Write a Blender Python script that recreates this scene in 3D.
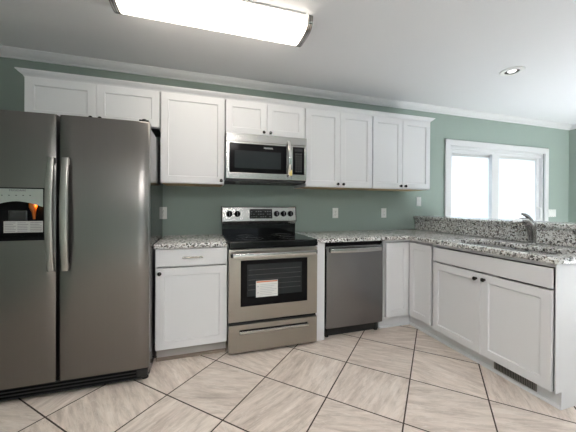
import bpy, bmesh, math, random
from mathutils import Vector, Matrix
random.seed(4)
scene = bpy.context.scene
for o in list(bpy.data.objects):
    bpy.data.objects.remove(o)
PI = math.pi

# ------------------------------------------------------------------ camera
cam_data = bpy.data.cameras.new('camera')
cam = bpy.data.objects.new('camera', cam_data)
scene.collection.objects.link(cam)
cam_data.sensor_width = 36.0
cam_data.lens = 283.17 * 36.0 / 576.0
cam_data.shift_y = (205.81 - 216.0) / 576.0
cam_data.clip_start = 0.05
_yaw, _pit, _rol = math.radians(-17.548), math.radians(-0.225), math.radians(0.305)
_fw = Vector((-math.sin(_yaw) * math.cos(_pit), math.cos(_yaw) * math.cos(_pit), math.sin(_pit)))
_rt = Vector((math.cos(_yaw), math.sin(_yaw), 0.0))
_up = _rt.cross(_fw)
_rt2 = _rt * math.cos(_rol) + _up * math.sin(_rol)
_up2 = _up * math.cos(_rol) - _rt * math.sin(_rol)
_m = Matrix((_rt2, _up2, -_fw)).transposed().to_4x4()
_m.translation = Vector((-0.2252, -2.9364, 1.2075))
cam.matrix_world = _m
scene.camera = cam

# ------------------------------------------------------------------ world, daylight, exposure
world = bpy.data.worlds.new('overcast_sky')
scene.world = world
world.use_nodes = True
_bg = world.node_tree.nodes['Background']
_bg.inputs['Color'].default_value = (0.80, 0.92, 1.0, 1)
_bg.inputs['Strength'].default_value = 1.0

scene.view_settings.view_transform = 'Standard'
scene.view_settings.look = 'None'
scene.view_settings.gamma = 1.0
scene.view_settings.use_curve_mapping = False
scene.view_settings.exposure = 0.04

LAMP_STRENGTH = 7.4


def area_light(name, loc, direction, sx, sy, power, color):
    d = bpy.data.lights.new(name, 'AREA')
    d.shape = 'RECTANGLE'
    d.size, d.size_y = sx, sy
    d.energy = power
    d.color = color
    o = bpy.data.objects.new(name, d)
    scene.collection.objects.link(o)
    o.location = loc
    o.rotation_euler = Vector(direction).to_track_quat('-Z', 'Y').to_euler()
    return o


# daylight entering at the glazed openings of the room
area_light('patio_daylight', (3.86, 0.30, 1.05), (0, -1, 0), 1.8, 1.9, 22, (0.84, 0.93, 1.0))
area_light('dining_window_daylight', (5.62, -3.0, 1.15), (-1, 0, 0), 2.4, 1.9, 16, (0.86, 0.95, 1.0))
# added ceiling fill light behind the camera, unseen, with no fixture modelled
area_light('rear_ceiling_fill', (-0.1, -3.6, 2.40), (0, 0, -1), 1.2, 0.27, 60, (1.0, 0.95, 0.92))
# low sun through the glazed opening of the dining side
_sd = bpy.data.lights.new('sun', 'SUN')
_sd.energy = 155.0
_sd.angle = 0.02
_sd.color = (0.76, 0.89, 1.0)
_so = bpy.data.objects.new('sun', _sd)
scene.collection.objects.link(_so)
_so.rotation_euler = Vector((-0.50, 0.34, -0.8)).to_track_quat('-Z', 'Y').to_euler()


# ------------------------------------------------------------------ materials
def mat(name, color, rough=0.5, metal=0.0, spec=0.5, emit=None, emit_strength=0.0):
    m = bpy.data.materials.new(name)
    m.use_nodes = True
    b = m.node_tree.nodes['Principled BSDF']
    b.inputs['Base Color'].default_value = (*color, 1)
    b.inputs['Roughness'].default_value = rough
    b.inputs['Metallic'].default_value = metal
    b.inputs['Specular IOR Level'].default_value = spec
    if emit:
        b.inputs['Emission Color'].default_value = (*emit, 1)
        b.inputs['Emission Strength'].default_value = emit_strength
    return m


class NT:
    """small helper to write node trees"""
    def __init__(self, m):
        self.t = m.node_tree
        self.b = self.t.nodes.get('Principled BSDF')

    def n(self, kind, **kw):
        nd = self.t.nodes.new(kind)
        for k, v in kw.items():
            setattr(nd, k, v)
        return nd

    def link(self, a, b):
        self.t.links.new(a, b)

    def math(self, op, a, b=None, c=None):
        nd = self.n('ShaderNodeMath', operation=op)
        for i, v in enumerate((a, b, c)):
            if v is None:
                continue
            if isinstance(v, (int, float)):
                nd.inputs[i].default_value = v
            else:
                self.link(v, nd.inputs[i])
        return nd.outputs[0]

    def ramp(self, fac, stops, interp='LINEAR'):
        nd = self.n('ShaderNodeValToRGB')
        cr = nd.color_ramp
        cr.interpolation = interp
        while len(cr.elements) < len(stops):
            cr.elements.new(0.5)
        for e, (p, c) in zip(cr.elements, stops):
            e.position = p
            e.color = (*c, 1)
        self.link(fac, nd.inputs[0])
        return nd.outputs[0]

    def mix(self, fac, a, b, blend='MIX'):
        nd = self.n('ShaderNodeMix', data_type='RGBA', blend_type=blend)
        for sock, v in ((nd.inputs[0], fac), (nd.inputs[6], a), (nd.inputs[7], b)):
            if isinstance(v, (int, float)):
                sock.default_value = v
            elif isinstance(v, tuple):
                sock.default_value = (*v, 1)
            else:
                self.link(v, sock)
        return nd.outputs[2]

    def pos(self):
        return self.n('ShaderNodeNewGeometry').outputs['Position']

    def obj(self):
        return self.n('ShaderNodeTexCoord').outputs['Object']

    def noise(self, vec, scale, detail=2.0, rough=0.5, dist=0.0):
        nd = self.n('ShaderNodeTexNoise')
        self.link(vec, nd.inputs['Vector'])
        nd.inputs['Scale'].default_value = scale
        nd.inputs['Detail'].default_value = detail
        nd.inputs['Roughness'].default_value = rough
        nd.inputs['Distortion'].default_value = dist
        return nd.outputs

    def mapping(self, vec, scale=(1, 1, 1), rot=(0, 0, 0), loc=(0, 0, 0)):
        nd = self.n('ShaderNodeMapping')
        self.link(vec, nd.inputs['Vector'])
        nd.inputs['Scale'].default_value = scale
        nd.inputs['Rotation'].default_value = rot
        nd.inputs['Location'].default_value = loc
        return nd.outputs[0]

    def bump(self, h, strength=0.1, dist=0.002):
        nd = self.n('ShaderNodeBump')
        nd.inputs['Strength'].default_value = strength
        nd.inputs['Distance'].default_value = dist
        self.link(h, nd.inputs['Height'])
        self.link(nd.outputs[0], self.b.inputs['Normal'])


def wall_paint(name, color):
    m = mat(name, color, 0.75, spec=0.25)
    t = NT(m)
    n = t.noise(t.pos(), 260.0, 2.0)
    t.bump(n[0], 0.08, 0.001)
    return m


def steel(name, color, rough=0.3, axis='z', aniso=0.0):
    """brushed stainless, grain running along one axis"""
    m = mat(name, color, rough, 1.0)
    t = NT(m)
    sc = {'z': (160, 160, 1.5), 'x': (1.5, 160, 160)}[axis]
    v = t.mapping(t.obj(), sc)
    n = t.noise(v, 1.0, 2.0)
    r = t.math('MULTIPLY_ADD', n[0], 0.05, rough - 0.025)
    t.link(r, t.b.inputs['Roughness'])
    c = t.mix(n[0], tuple(x * 0.97 for x in color), tuple(min(1, x * 1.03) for x in color))
    t.link(c, t.b.inputs['Base Color'])
    return m


def granite(name, bright=1.0):
    m = mat(name, (0.5, 0.5, 0.5), 0.16)
    t = NT(m)
    p = t.pos()
    warp = t.noise(p, 38.0, 3.0, 0.6)
    off = t.n('ShaderNodeVectorMath', operation='SCALE')
    t.link(warp[1], off.inputs[0])
    off.inputs['Scale'].default_value = 0.014
    add = t.n('ShaderNodeVectorMath', operation='ADD')
    t.link(p, add.inputs[0])
    t.link(off.outputs[0], add.inputs[1])
    v1 = t.n('ShaderNodeTexVoronoi')
    t.link(add.outputs[0], v1.inputs['Vector'])
    v1.inputs['Scale'].default_value = 105.0
    s1 = t.n('ShaderNodeSeparateColor')
    t.link(v1.outputs['Color'], s1.inputs[0])
    b = bright
    c1 = t.ramp(s1.outputs[0], [(0.0, (0.012, 0.012, 0.014)), (0.23, (0.09, 0.085, 0.08)), (0.31, (0.36, 0.33, 0.29)),
                               (0.39, (0.62 * b, 0.62 * b, 0.60 * b)), (0.58, (0.86 * b, 0.87 * b, 0.86 * b))], 'CONSTANT')
    v2 = t.n('ShaderNodeTexVoronoi')
    t.link(add.outputs[0], v2.inputs['Vector'])
    v2.inputs['Scale'].default_value = 230.0
    s2 = t.n('ShaderNodeSeparateColor')
    t.link(v2.outputs['Color'], s2.inputs[0])
    c2 = t.ramp(s2.outputs[1], [(0.0, (0.03, 0.03, 0.03)), (0.17, (0.30, 0.29, 0.28)), (0.33, (0.80 * b, 0.78 * b, 0.76 * b))], 'CONSTANT')
    cloud = t.noise(p, 16.0, 2.0)
    f = t.ramp(cloud[0], [(0.45, (0.0, 0.0, 0.0)), (0.65, (0.6, 0.6, 0.6))])
    c = t.mix(f, c1, c2)
    t.link(c, t.b.inputs['Base Color'])
    return m


def tile_floor():
    m = mat('beige_veined_tile', (0.5, 0.45, 0.4), 0.3)
    t = NT(m)
    sx = t.n('ShaderNodeSeparateXYZ')
    t.link(t.pos(), sx.inputs[0])
    x, y = sx.outputs[0], sx.outputs[1]
    S = 0.450
    u = t.math('MULTIPLY', t.math('ADD', t.math('MULTIPLY', t.math('ADD', x, y), 0.70711), 0.100), 1 / S)
    v = t.math('MULTIPLY', t.math('SUBTRACT', t.math('MULTIPLY', t.math('SUBTRACT', x, y), 0.70711), 0.420), 1 / S)
    fu, fv = t.math('FRACT', u), t.math('FRACT', v)
    iu, iv = t.math('FLOOR', u), t.math('FLOOR', v)
    edge = lambda f: t.math('MINIMUM', f, t.math('SUBTRACT', 1.0, f))
    dmin = t.math('MINIMUM', edge(fu), edge(fv))
    grout = t.math('LESS_THAN', dmin, 0.0092)
    cell = t.n('ShaderNodeCombineXYZ')
    t.link(iu, cell.inputs[0])
    t.link(iv, cell.inputs[1])
    wn = t.n('ShaderNodeTexWhiteNoise', noise_dimensions='3D')
    t.link(cell.outputs[0], wn.inputs['Vector'])
    sc = t.n('ShaderNodeSeparateColor')
    t.link(wn.outputs['Color'], sc.inputs[0])
    r1, r2, r3 = sc.outputs[0], sc.outputs[1], sc.outputs[2]
    swap = t.math('GREATER_THAN', r1, 0.5)

    def lerp(f, a, b):
        return t.math('ADD', t.math('MULTIPLY', a, t.math('SUBTRACT', 1.0, f)), t.math('MULTIPLY', b, f))
    a = lerp(swap, fu, fv)
    b = lerp(swap, fv, fu)
    # veins run along b, slightly slanted, different in every tile
    vec = t.n('ShaderNodeCombineXYZ')
    slant = t.math('MULTIPLY', t.math('SUBTRACT', r2, 0.5), 0.9)
    t.link(t.math('ADD', t.math('MULTIPLY', a, 6.0), t.math('MULTIPLY', b, t.math('MULTIPLY', slant, 6.0))), vec.inputs[0])
    t.link(t.math('MULTIPLY', b, 1.1), vec.inputs[1])
    t.link(t.math('MULTIPLY', r3, 60.0), vec.inputs[2])
    n1 = t.noise(vec.outputs[0], 1.0, 6.0, 0.62, 1.0)
    n2 = t.noise(vec.outputs[0], 2.6, 6.0, 0.70, 0.6)
    n3 = t.noise(vec.outputs[0], 1.7, 4.0, 0.55, 1.6)
    base = t.ramp(n1[0], [(0.30, (0.60, 0.505, 0.445)), (0.5, (0.76, 0.665, 0.59)), (0.68, (0.86, 0.775, 0.705))])
    fine = t.ramp(n2[0], [(0.32, (0.76, 0.74, 0.72)), (0.52, (1.0, 1.0, 1.0)), (0.68, (1.10, 1.10, 1.11))])
    col = t.mix(1.0, base, fine, 'MULTIPLY')
    vein = t.ramp(t.math('ABSOLUTE', t.math('SUBTRACT', n3[0], 0.5)), [(0.0, (0.75, 0.75, 0.75)), (0.020, (0.0, 0.0, 0.0))])
    col = t.mix(t.math('MULTIPLY', vein, 0.55), col, (0.92, 0.87, 0.82))
    tint = t.math('MULTIPLY_ADD', r2, 0.14, 0.92)
    comb = t.n('ShaderNodeCombineColor')
    for i in range(3):
        t.link(tint, comb.inputs[i])
    col = t.mix(1.0, col, comb.outputs[0], 'MULTIPLY')
    col = t.mix(grout, col, (0.045, 0.027, 0.018))
    t.link(col, t.b.inputs['Base Color'])
    t.link(t.math('MULTIPLY_ADD', grout, 0.5, 0.30), t.b.inputs['Roughness'])
    h = t.math('SUBTRACT', t.math('MULTIPLY', n2[0], 0.15), grout)
    t.bump(h, 0.35, 0.002)
    return m


def thin_glass():
    m = bpy.data.materials.new('clear_pane_glass')
    m.use_nodes = True
    nt = m.node_tree
    nt.nodes.remove(nt.nodes['Principled BSDF'])
    out = nt.nodes['Material Output']
    tr = nt.nodes.new('ShaderNodeBsdfTransparent')
    gl = nt.nodes.new('ShaderNodeBsdfGlossy')
    gl.inputs['Roughness'].default_value = 0.02
    mx = nt.nodes.new('ShaderNodeMixShader')
    mx.inputs[0].default_value = 0.07
    nt.links.new(tr.outputs[0], mx.inputs[1])
    nt.links.new(gl.outputs[0], mx.inputs[2])
    nt.links.new(mx.outputs[0], out.inputs['Surface'])
    return m


def slat_material():
    m = bpy.data.materials.new('white_translucent_slat')
    m.use_nodes = True
    nt = m.node_tree
    nt.nodes.remove(nt.nodes['Principled BSDF'])
    out = nt.nodes['Material Output']
    df = nt.nodes.new('ShaderNodeBsdfDiffuse')
    df.inputs['Color'].default_value = (0.88, 0.90, 0.92, 1)
    tl = nt.nodes.new('ShaderNodeBsdfTranslucent')
    tl.inputs['Color'].default_value = (0.85, 0.90, 0.95, 1)
    mx = nt.nodes.new('ShaderNodeMixShader')
    mx.inputs[0].default_value = 0.5
    nt.links.new(df.outputs[0], mx.inputs[1])
    nt.links.new(tl.outputs[0], mx.inputs[2])
    nt.links.new(mx.outputs[0], out.inputs['Surface'])
    return m


GREEN = wall_paint('sage_green_wall_paint', (0.262, 0.318, 0.286))
CEIL = wall_paint('white_ceiling_paint', (0.76, 0.76, 0.775))
TRIM = mat('white_gloss_trim', (0.72, 0.72, 0.73), 0.35)
CAB = mat('white_cabinet_lacquer', (0.76, 0.765, 0.785), 0.38)
CABIN = mat('cabinet_carcass', (0.40, 0.38, 0.36), 0.6)
TAN = mat('tan_wood_strip', (0.22, 0.17, 0.13), 0.5)
LAUAN = mat('maple_underside', (0.50, 0.34, 0.16), 0.5)
FLOOR = tile_floor()
GRAN = granite('speckled_granite')
STEEL_V = steel('stainless_vertical_grain', (0.205, 0.198, 0.190), 0.30, 'z')
STEEL_H = steel('stainless_horizontal_grain', (0.35, 0.325, 0.29), 0.30, 'x')
STEEL_M = steel('stainless_bright', (0.46, 0.455, 0.44), 0.24, 'x')
STEEL_DW = steel('stainless_dishwasher', (0.22, 0.22, 0.225), 0.26, 'z')
CHROME = mat('polished_nickel', (0.72, 0.71, 0.69), 0.12, 1.0)
NICKEL = mat('brushed_nickel', (0.30, 0.285, 0.265), 0.25, 1.0)
FAUC = mat('spot_resist_nickel', (0.40, 0.39, 0.375), 0.20, 1.0)
SINKM = mat('sink_stainless', (0.50, 0.50, 0.50), 0.25, 1.0)
BLACK = mat('gloss_black_plastic', (0.006, 0.006, 0.007), 0.12, spec=0.08)
BGLASS = mat('black_ceramic_glass', (0.005, 0.005, 0.006), 0.05, spec=0.35)
HANDLE = mat('satin_handle_steel', (0.40, 0.385, 0.365), 0.30, 1.0)
WGLASS = mat('smoked_window_glass', (0.022, 0.026, 0.028), 0.08, spec=0.18)
MATTE = mat('matte_black', (0.012, 0.012, 0.012), 0.6)
SIDE = mat('dark_grey_enamel', (0.03, 0.03, 0.031), 0.07)
KNOBM = mat('dark_nickel_knob', (0.045, 0.042, 0.04), 0.22, 0.7)
WHITEP = mat('white_plastic', (0.82, 0.82, 0.80), 0.35)
SLOT = mat('slot_dark', (0.02, 0.02, 0.02), 0.6)
PAPER = mat('white_paper', (0.80, 0.80, 0.78), 0.7)
INK = mat('dark_print', (0.10, 0.10, 0.11), 0.7)
ORANGE = mat('orange_print', (0.70, 0.20, 0.06), 0.6)
YELLOW = mat('yellow_tag_paper', (0.72, 0.60, 0.22), 0.7)
GREYP = mat('grey_print', (0.55, 0.56, 0.57), 0.5)
DIMP = mat('dim_grey_print', (0.17, 0.175, 0.18), 0.5)
SILVERP = mat('silver_panel', (0.42, 0.45, 0.43), 0.35, 0.6)
AMBER = mat('amber_chute_plastic', (0.28, 0.08, 0.012), 0.15)
LENS = mat('lit_acrylic_lens', (0.9, 0.9, 0.88), 0.5, emit=(1.0, 0.905, 0.785), emit_strength=LAMP_STRENGTH)
LENSR = mat('lit_downlight_lens', (0.9, 0.9, 0.9), 0.5, emit=(1.0, 0.98, 0.95), emit_strength=1.6)
GLASS = thin_glass()
SLAT = slat_material()
SCREEN = mat('display_glass', (0.010, 0.010, 0.011), 0.10)
RINGP = mat('burner_print', (0.16, 0.16, 0.165), 0.2)
RACK = mat('oven_rack_wire', (0.055, 0.055, 0.055), 0.4)
LINER = mat('oven_liner', (0.05, 0.05, 0.055), 0.4)
VENTW = mat('almond_register', (0.22, 0.205, 0.19), 0.4)


# ------------------------------------------------------------------ mesh helpers
def BM():
    return bmesh.new()


def box(bm, x0, x1, y0, y1, z0, z1, bev=0.0, seg=2):
    r = bmesh.ops.create_cube(bm, size=1.0)
    vs = r['verts']
    for v in vs:
        v.co = Vector(((x0 + x1) / 2 + v.co.x * (x1 - x0), (y0 + y1) / 2 + v.co.y * (y1 - y0), (z0 + z1) / 2 + v.co.z * (z1 - z0)))
    if bev > 0:
        es = list({e for v in vs for e in v.link_edges})
        bmesh.ops.bevel(bm, geom=es, offset=bev, segments=seg, profile=0.5, affect='EDGES')


def prism(bm, poly, axis, a, b, bev=0.0, seg=2):
    """poly: 2D points; axis: extrusion axis. x: (y,z), y: (x,z), z: (x,y)"""
    def P(p, t):
        return {'x': Vector((t, p[0], p[1])), 'y': Vector((p[0], t, p[1])), 'z': Vector((p[0], p[1], t))}[axis]
    A = [bm.verts.new(P(p, a)) for p in poly]
    B = [bm.verts.new(P(p, b)) for p in poly]
    n = len(poly)
    fs = [bm.faces.new(A), bm.faces.new(B)]
    for i in range(n):
        fs.append(bm.faces.new((A[i], A[(i + 1) % n], B[(i + 1) % n], B[i])))
    bmesh.ops.recalc_face_normals(bm, faces=fs)
    if bev > 0:
        es = list({e for v in A + B for e in v.link_edges})
        bmesh.ops.bevel(bm, geom=es, offset=bev, segments=seg, profile=0.5, affect='EDGES')


def holed_plate(bm, xs, zs, holes, y0, y1, bev=0.0, plane='y'):
    """grid plate in the x-z plane with thickness y0..y1, leaving out cells (i, j)"""
    nx, nz = len(xs) - 1, len(zs) - 1
    solid = {(i, j) for i in range(nx) for j in range(nz)} - set(holes)
    cache = {}

    def V(i, j, k):
        if (i, j, k) not in cache:
            y = (y0, y1)[k]
            co = (xs[i], y, zs[j]) if plane == 'y' else (xs[i], zs[j], y)
            cache[(i, j, k)] = bm.verts.new(co)
        return cache[(i, j, k)]
    fs = []
    for (i, j) in solid:
        for k in (0, 1):
            fs.append(bm.faces.new((V(i, j, k), V(i + 1, j, k), V(i + 1, j + 1, k), V(i, j + 1, k))))
        for (di, dj, a, b) in ((-1, 0, (i, j), (i, j + 1)), (1, 0, (i + 1, j), (i + 1, j + 1)), (0, -1, (i, j), (i + 1, j)), (0, 1, (i, j + 1), (i + 1, j + 1))):
            if (i + di, j + dj) not in solid:
                fs.append(bm.faces.new((V(*a, 0), V(*b, 0), V(*b, 1), V(*a, 1))))
    bmesh.ops.recalc_face_normals(bm, faces=fs)
    if bev > 0:
        es = [e for e in bm.edges if len(e.link_faces) == 2 and e.link_faces[0].normal.dot(e.link_faces[1].normal) < 0.5]
        bmesh.ops.bevel(bm, geom=es, offset=bev, segments=2, profile=0.5, affect='EDGES')


def tube(bm, pts, radius, seg=12, cap=True):
    """round tube along points; radius a number or one per point"""
    pts = [Vector(p) for p in pts]
    n = len(pts)
    rad = [radius] * n if isinstance(radius, (int, float)) else radius
    rings = []
    prev = None
    for i, p in enumerate(pts):
        d = (pts[min(i + 1, n - 1)] - pts[max(i - 1, 0)]).normalized()
        if prev is None:
            a = d.orthogonal().normalized()
        else:
            a = (prev - d * prev.dot(d)).normalized()
        prev = a
        b = d.cross(a)
        rings.append([bm.verts.new(p + (a * math.cos(2 * PI * k / seg) + b * math.sin(2 * PI * k / seg)) * rad[i]) for k in range(seg)])
    fs = []
    for r0, r1 in zip(rings, rings[1:]):
        for k in range(seg):
            fs.append(bm.faces.new((r0[k], r0[(k + 1) % seg], r1[(k + 1) % seg], r1[k])))
    if cap:
        fs.append(bm.faces.new(rings[0]))
        fs.append(bm.faces.new(rings[-1]))
    bmesh.ops.recalc_face_normals(bm, faces=fs)


def lathe(bm, prof, center, axis, seg=24):
    """prof: (radius, height) pairs along axis from center"""
    ax = Vector(axis).normalized()
    a = ax.orthogonal().normalized()
    b = ax.cross(a)
    c = Vector(center)
    rings = []
    for r, h in prof:
        if r < 1e-6:
            rings.append([bm.verts.new(c + ax * h)])
        else:
            rings.append([bm.verts.new(c + ax * h + (a * math.cos(2 * PI * k / seg) + b * math.sin(2 * PI * k / seg)) * r) for k in range(seg)])
    fs = []
    for r0, r1 in zip(rings, rings[1:]):
        for k in range(seg):
            k2 = (k + 1) % seg
            if len(r0) == 1 and len(r1) == 1:
                continue
            if len(r0) == 1:
                fs.append(bm.faces.new((r0[0], r1[k], r1[k2])))
            elif len(r1) == 1:
                fs.append(bm.faces.new((r0[k], r0[k2], r1[0])))
            else:
                fs.append(bm.faces.new((r0[k], r0[k2], r1[k2], r1[k])))
    if len(rings[0]) > 1:
        fs.append(bm.faces.new(rings[0]))
    if len(rings[-1]) > 1:
        fs.append(bm.faces.new(rings[-1]))
    bmesh.ops.recalc_face_normals(bm, faces=fs)


def sweep(bm, pts, side, w, t, corner=0.35):
    """rounded flat bar: width w along side, thickness t across, along pts (w, t numbers or lists)"""
    pts = [Vector(p) for p in pts]
    side = Vector(side).normalized()
    n = len(pts)
    W = [w] * n if isinstance(w, (int, float)) else w
    T = [t] * n if isinstance(t, (int, float)) else t
    rings = []
    for i, p in enumerate(pts):
        d = (pts[min(i + 1, n - 1)] - pts[max(i - 1, 0)]).normalized()
        nn = d.cross(side).normalized()
        ring = []
        for k in range(16):
            an = 2 * PI * k / 16
            cx, cy = math.cos(an), math.sin(an)
            q = 0.45
            ex = math.copysign(abs(cx) ** q, cx) * W[i] / 2
            ey = math.copysign(abs(cy) ** q, cy) * T[i] / 2
            ring.append(bm.verts.new(p + side * ex + nn * ey))
        rings.append(ring)
    fs = []
    for r0, r1 in zip(rings, rings[1:]):
        for k in range(16):
            fs.append(bm.faces.new((r0[k], r0[(k + 1) % 16], r1[(k + 1) % 16], r1[k])))
    fs.append(bm.faces.new(rings[0]))
    fs.append(bm.faces.new(rings[-1]))
    bmesh.ops.recalc_face_normals(bm, faces=fs)


def origin_of(o):
    v = Vector((0, 0, 0))
    while o is not None:
        v += o.location
        o = o.parent
    return v


def obj(name, bm, material, parent=None, smooth=False, loc=None, label=None):
    """one mesh object, given in world coordinates"""
    base = origin_of(parent) if parent else Vector(loc or (0, 0, 0))
    bmesh.ops.translate(bm, verts=bm.verts, vec=-base)
    me = bpy.data.meshes.new(name)
    bm.to_mesh(me)
    bm.free()
    me.materials.append(material)
    if smooth:
        for p in me.polygons:
            p.use_smooth = True
        try:
            me.set_sharp_from_angle(angle=math.radians(38))
        except Exception:
            pass
    o = bpy.data.objects.new(name, me)
    scene.collection.objects.link(o)
    if parent:
        o.parent = parent
    else:
        o.location = base
    if label:
        o['label'] = label
    return o


def thing(name, label, cat, loc=(0, 0, 0), group=None):
    o = bpy.data.objects.new(name, None)
    o.empty_display_size = 0.1
    scene.collection.objects.link(o)
    o.location = loc
    o['label'] = label
    o['category'] = cat
    if group:
        o['group'] = group
    return o


def tag(o, label, cat, group=None):
    o['label'] = label
    o['category'] = cat
    if group:
        o['group'] = group
    return o


def struct(name, bm, m, smooth=False, parent=None):
    o = obj(name, bm, m, parent, smooth)
    if parent is None:
        o['kind'] = 'structure'
    return o


def copy_thing(root, loc, label, group=None):
    r = root.copy()
    scene.collection.objects.link(r)
    r.location = loc
    r['label'] = label
    if group:
        r['group'] = group
    for ch in list(root.children):
        c = ch.copy()
        scene.collection.objects.link(c)
        c.parent = r
        for g in list(ch.children):
            d = g.copy()
            scene.collection.objects.link(d)
            d.parent = c
    return r


def lettering(name, body, size, loc, rot, m, parent, extrude=0.0003, align='CENTER'):
    cu = bpy.data.curves.new(name, 'FONT')
    cu.body = body
    cu.size = size
    cu.extrude = extrude
    cu.align_x = align
    cu.align_y = 'CENTER'
    tmp = bpy.data.objects.new('tmp_text', cu)
    scene.collection.objects.link(tmp)
    bpy.context.view_layer.update()
    me = bpy.data.meshes.new_from_object(tmp.evaluated_get(bpy.context.evaluated_depsgraph_get()))
    bpy.data.objects.remove(tmp)
    me.name = name
    me.materials.clear()
    me.materials.append(m)
    o = bpy.data.objects.new(name, me)
    scene.collection.objects.link(o)
    o.parent = parent
    o.location = Vector(loc) - origin_of(parent)
    o.rotation_euler = rot
    return o


FACE_Y = (PI / 2, 0, 0)      # lettering that faces the camera side (-y)


def shaker_bm(w, h, th=0.020, stile=0.057, rec=0.009):
    """door with recessed panel: local x 0..w, z 0..h, front at y = -th"""
    bm = BM()
    e = 0.0022

    def ring(x0, x1, z0, z1, y):
        return [bm.verts.new((x0, y, z0)), bm.verts.new((x1, y, z0)), bm.verts.new((x1, y, z1)), bm.verts.new((x0, y, z1))]
    rings = [ring(0, w, 0, h, 0), ring(0, w, 0, h, -th + e), ring(e, w - e, e, h - e, -th),
             ring(stile, w - stile, stile, h - stile, -th),
             ring(stile + 0.003, w - stile - 0.003, stile + 0.003, h - stile - 0.003, -th + rec * 0.75),
             ring(stile + 0.006, w - stile - 0.006, stile + 0.006, h - stile - 0.006, -th + rec)]
    fs = [bm.faces.new(rings[0])]
    for a, b in zip(rings, rings[1:]):
        for k in range(4):
            fs.append(bm.faces.new((a[k], a[(k + 1) % 4], b[(k + 1) % 4], b[k])))
    fs.append(bm.faces.new(rings[-1]))
    bmesh.ops.recalc_face_normals(bm, faces=fs)
    return bm


def place(bm, kind, a, z, face):
    """kind 'y': door in the back run, x starts at a, back of door at y=face. kind 'x': door on the peninsula, runs from y=a towards the camera"""
    if kind == 'y':
        M = Matrix.Translation((a, face, z))
    else:
        # local +x -> world -y ; local -y -> world -x
        R = Matrix(((0, 1, 0, 0), (-1, 0, 0, 0), (0, 0, 1, 0), (0, 0, 0, 1)))
        M = Matrix.Translation((face, a, z)) @ R
    bmesh.ops.transform(bm, matrix=M, verts=bm.verts)
    return bm


def knob(parent, loc, axis):
    bm = BM()
    lathe(bm, [(0.009, 0.0), (0.009, 0.002), (0.0055, 0.005), (0.0055, 0.012), (0.0135, 0.017), (0.0150, 0.021), (0.0135, 0.025), (0.008, 0.0275), (0, 0.028)], loc, axis, 20)
    return obj('knob', bm, KNOBM, parent, True)


# ------------------------------------------------------------------ the room
CH = 2.475
XL, XR, YF = -1.80, 5.36, -6.2

bm = BM(); box(bm, XL - 0.15, XR + 0.15, YF - 0.15, 0.15, -0.10, 0.0); struct('floor', bm, FLOOR)
RXC, RYC = 2.578, -1.027
bm = BM(); holed_plate(bm, [XL - 0.15, RXC - 0.058, RXC + 0.058, XR + 0.15], [YF - 0.15, RYC - 0.058, RYC + 0.058, 0.15], [(1, 1)], CH, CH + 0.10, plane='z'); struct('ceiling', bm, CEIL)
DX0, DX1, DTOP = 2.93, 4.79, 2.01       # patio door opening
bm = BM(); holed_plate(bm, [XL - 0.15, DX0, DX1, XR + 0.15], [0, DTOP, CH], [(1, 0)], 0.0, 0.15); struct('wall_back', bm, GREEN)
bm = BM(); box(bm, XL - 0.15, XL, YF, 0.0, 0, CH); struct('wall_left', bm, GREEN)
# right wall of the dining side with a glazed opening beyond the frame
bm = BM(); holed_plate(bm, [YF, -4.2, -1.8, 0.0], [0, 0.15, 2.1, CH], [(1, 1)], XR, XR + 0.15)
bmesh.ops.transform(bm, matrix=Matrix(((0, 1, 0, 0), (1, 0, 0, 0), (0, 0, 1, 0), (0, 0, 0, 1))), verts=bm.verts)
bmesh.ops.recalc_face_normals(bm, faces=bm.faces)
struct('wall_right', bm, GREEN)
bm = BM(); holed_plate(bm, [XL - 0.15, -0.5, 1.7, XR + 0.15], [0, 0.6, 2.1, CH], [(1, 1)], YF - 0.15, YF); struct('wall_front', bm, GREEN)


def crown_profile():
    # (distance from wall, drop below ceiling)
    return [(0, 0), (0.068, 0), (0.068, 0.008), (0.060, 0.012), (0.052, 0.026), (0.036, 0.040), (0.022, 0.046), (0.013, 0.053), (0.013, 0.064), (0.0, 0.066)]


bm = BM(); prism(bm, [(-d, CH - h) for d, h in crown_profile()], 'x', XL, XR); struct('trim_1', bm, TRIM)
bm = BM(); prism(bm, [(XR - d, CH - h) for d, h in crown_profile()], 'y', YF, 0.0); struct('trim_2', bm, TRIM)
bm = BM(); prism(bm, [(XL + d, CH - h) for d, h in crown_profile()], 'y', YF, 0.0); struct('trim_3', bm, TRIM)
bm = BM(); box(bm, DX1 + 0.07, XR, -0.014, 0, 0, 0.09, 0.003); box(bm, 2.55, DX0 - 0.07, -0.014, 0, 0, 0.09, 0.003); struct('baseboard_back', bm, TRIM)
bm = BM(); box(bm, XR - 0.014, XR, YF, -4.2, 0, 0.09, 0.003); box(bm, XR - 0.014, XR, -1.8, -0.014, 0, 0.09, 0.003); struct('baseboard_right', bm, TRIM)

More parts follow.
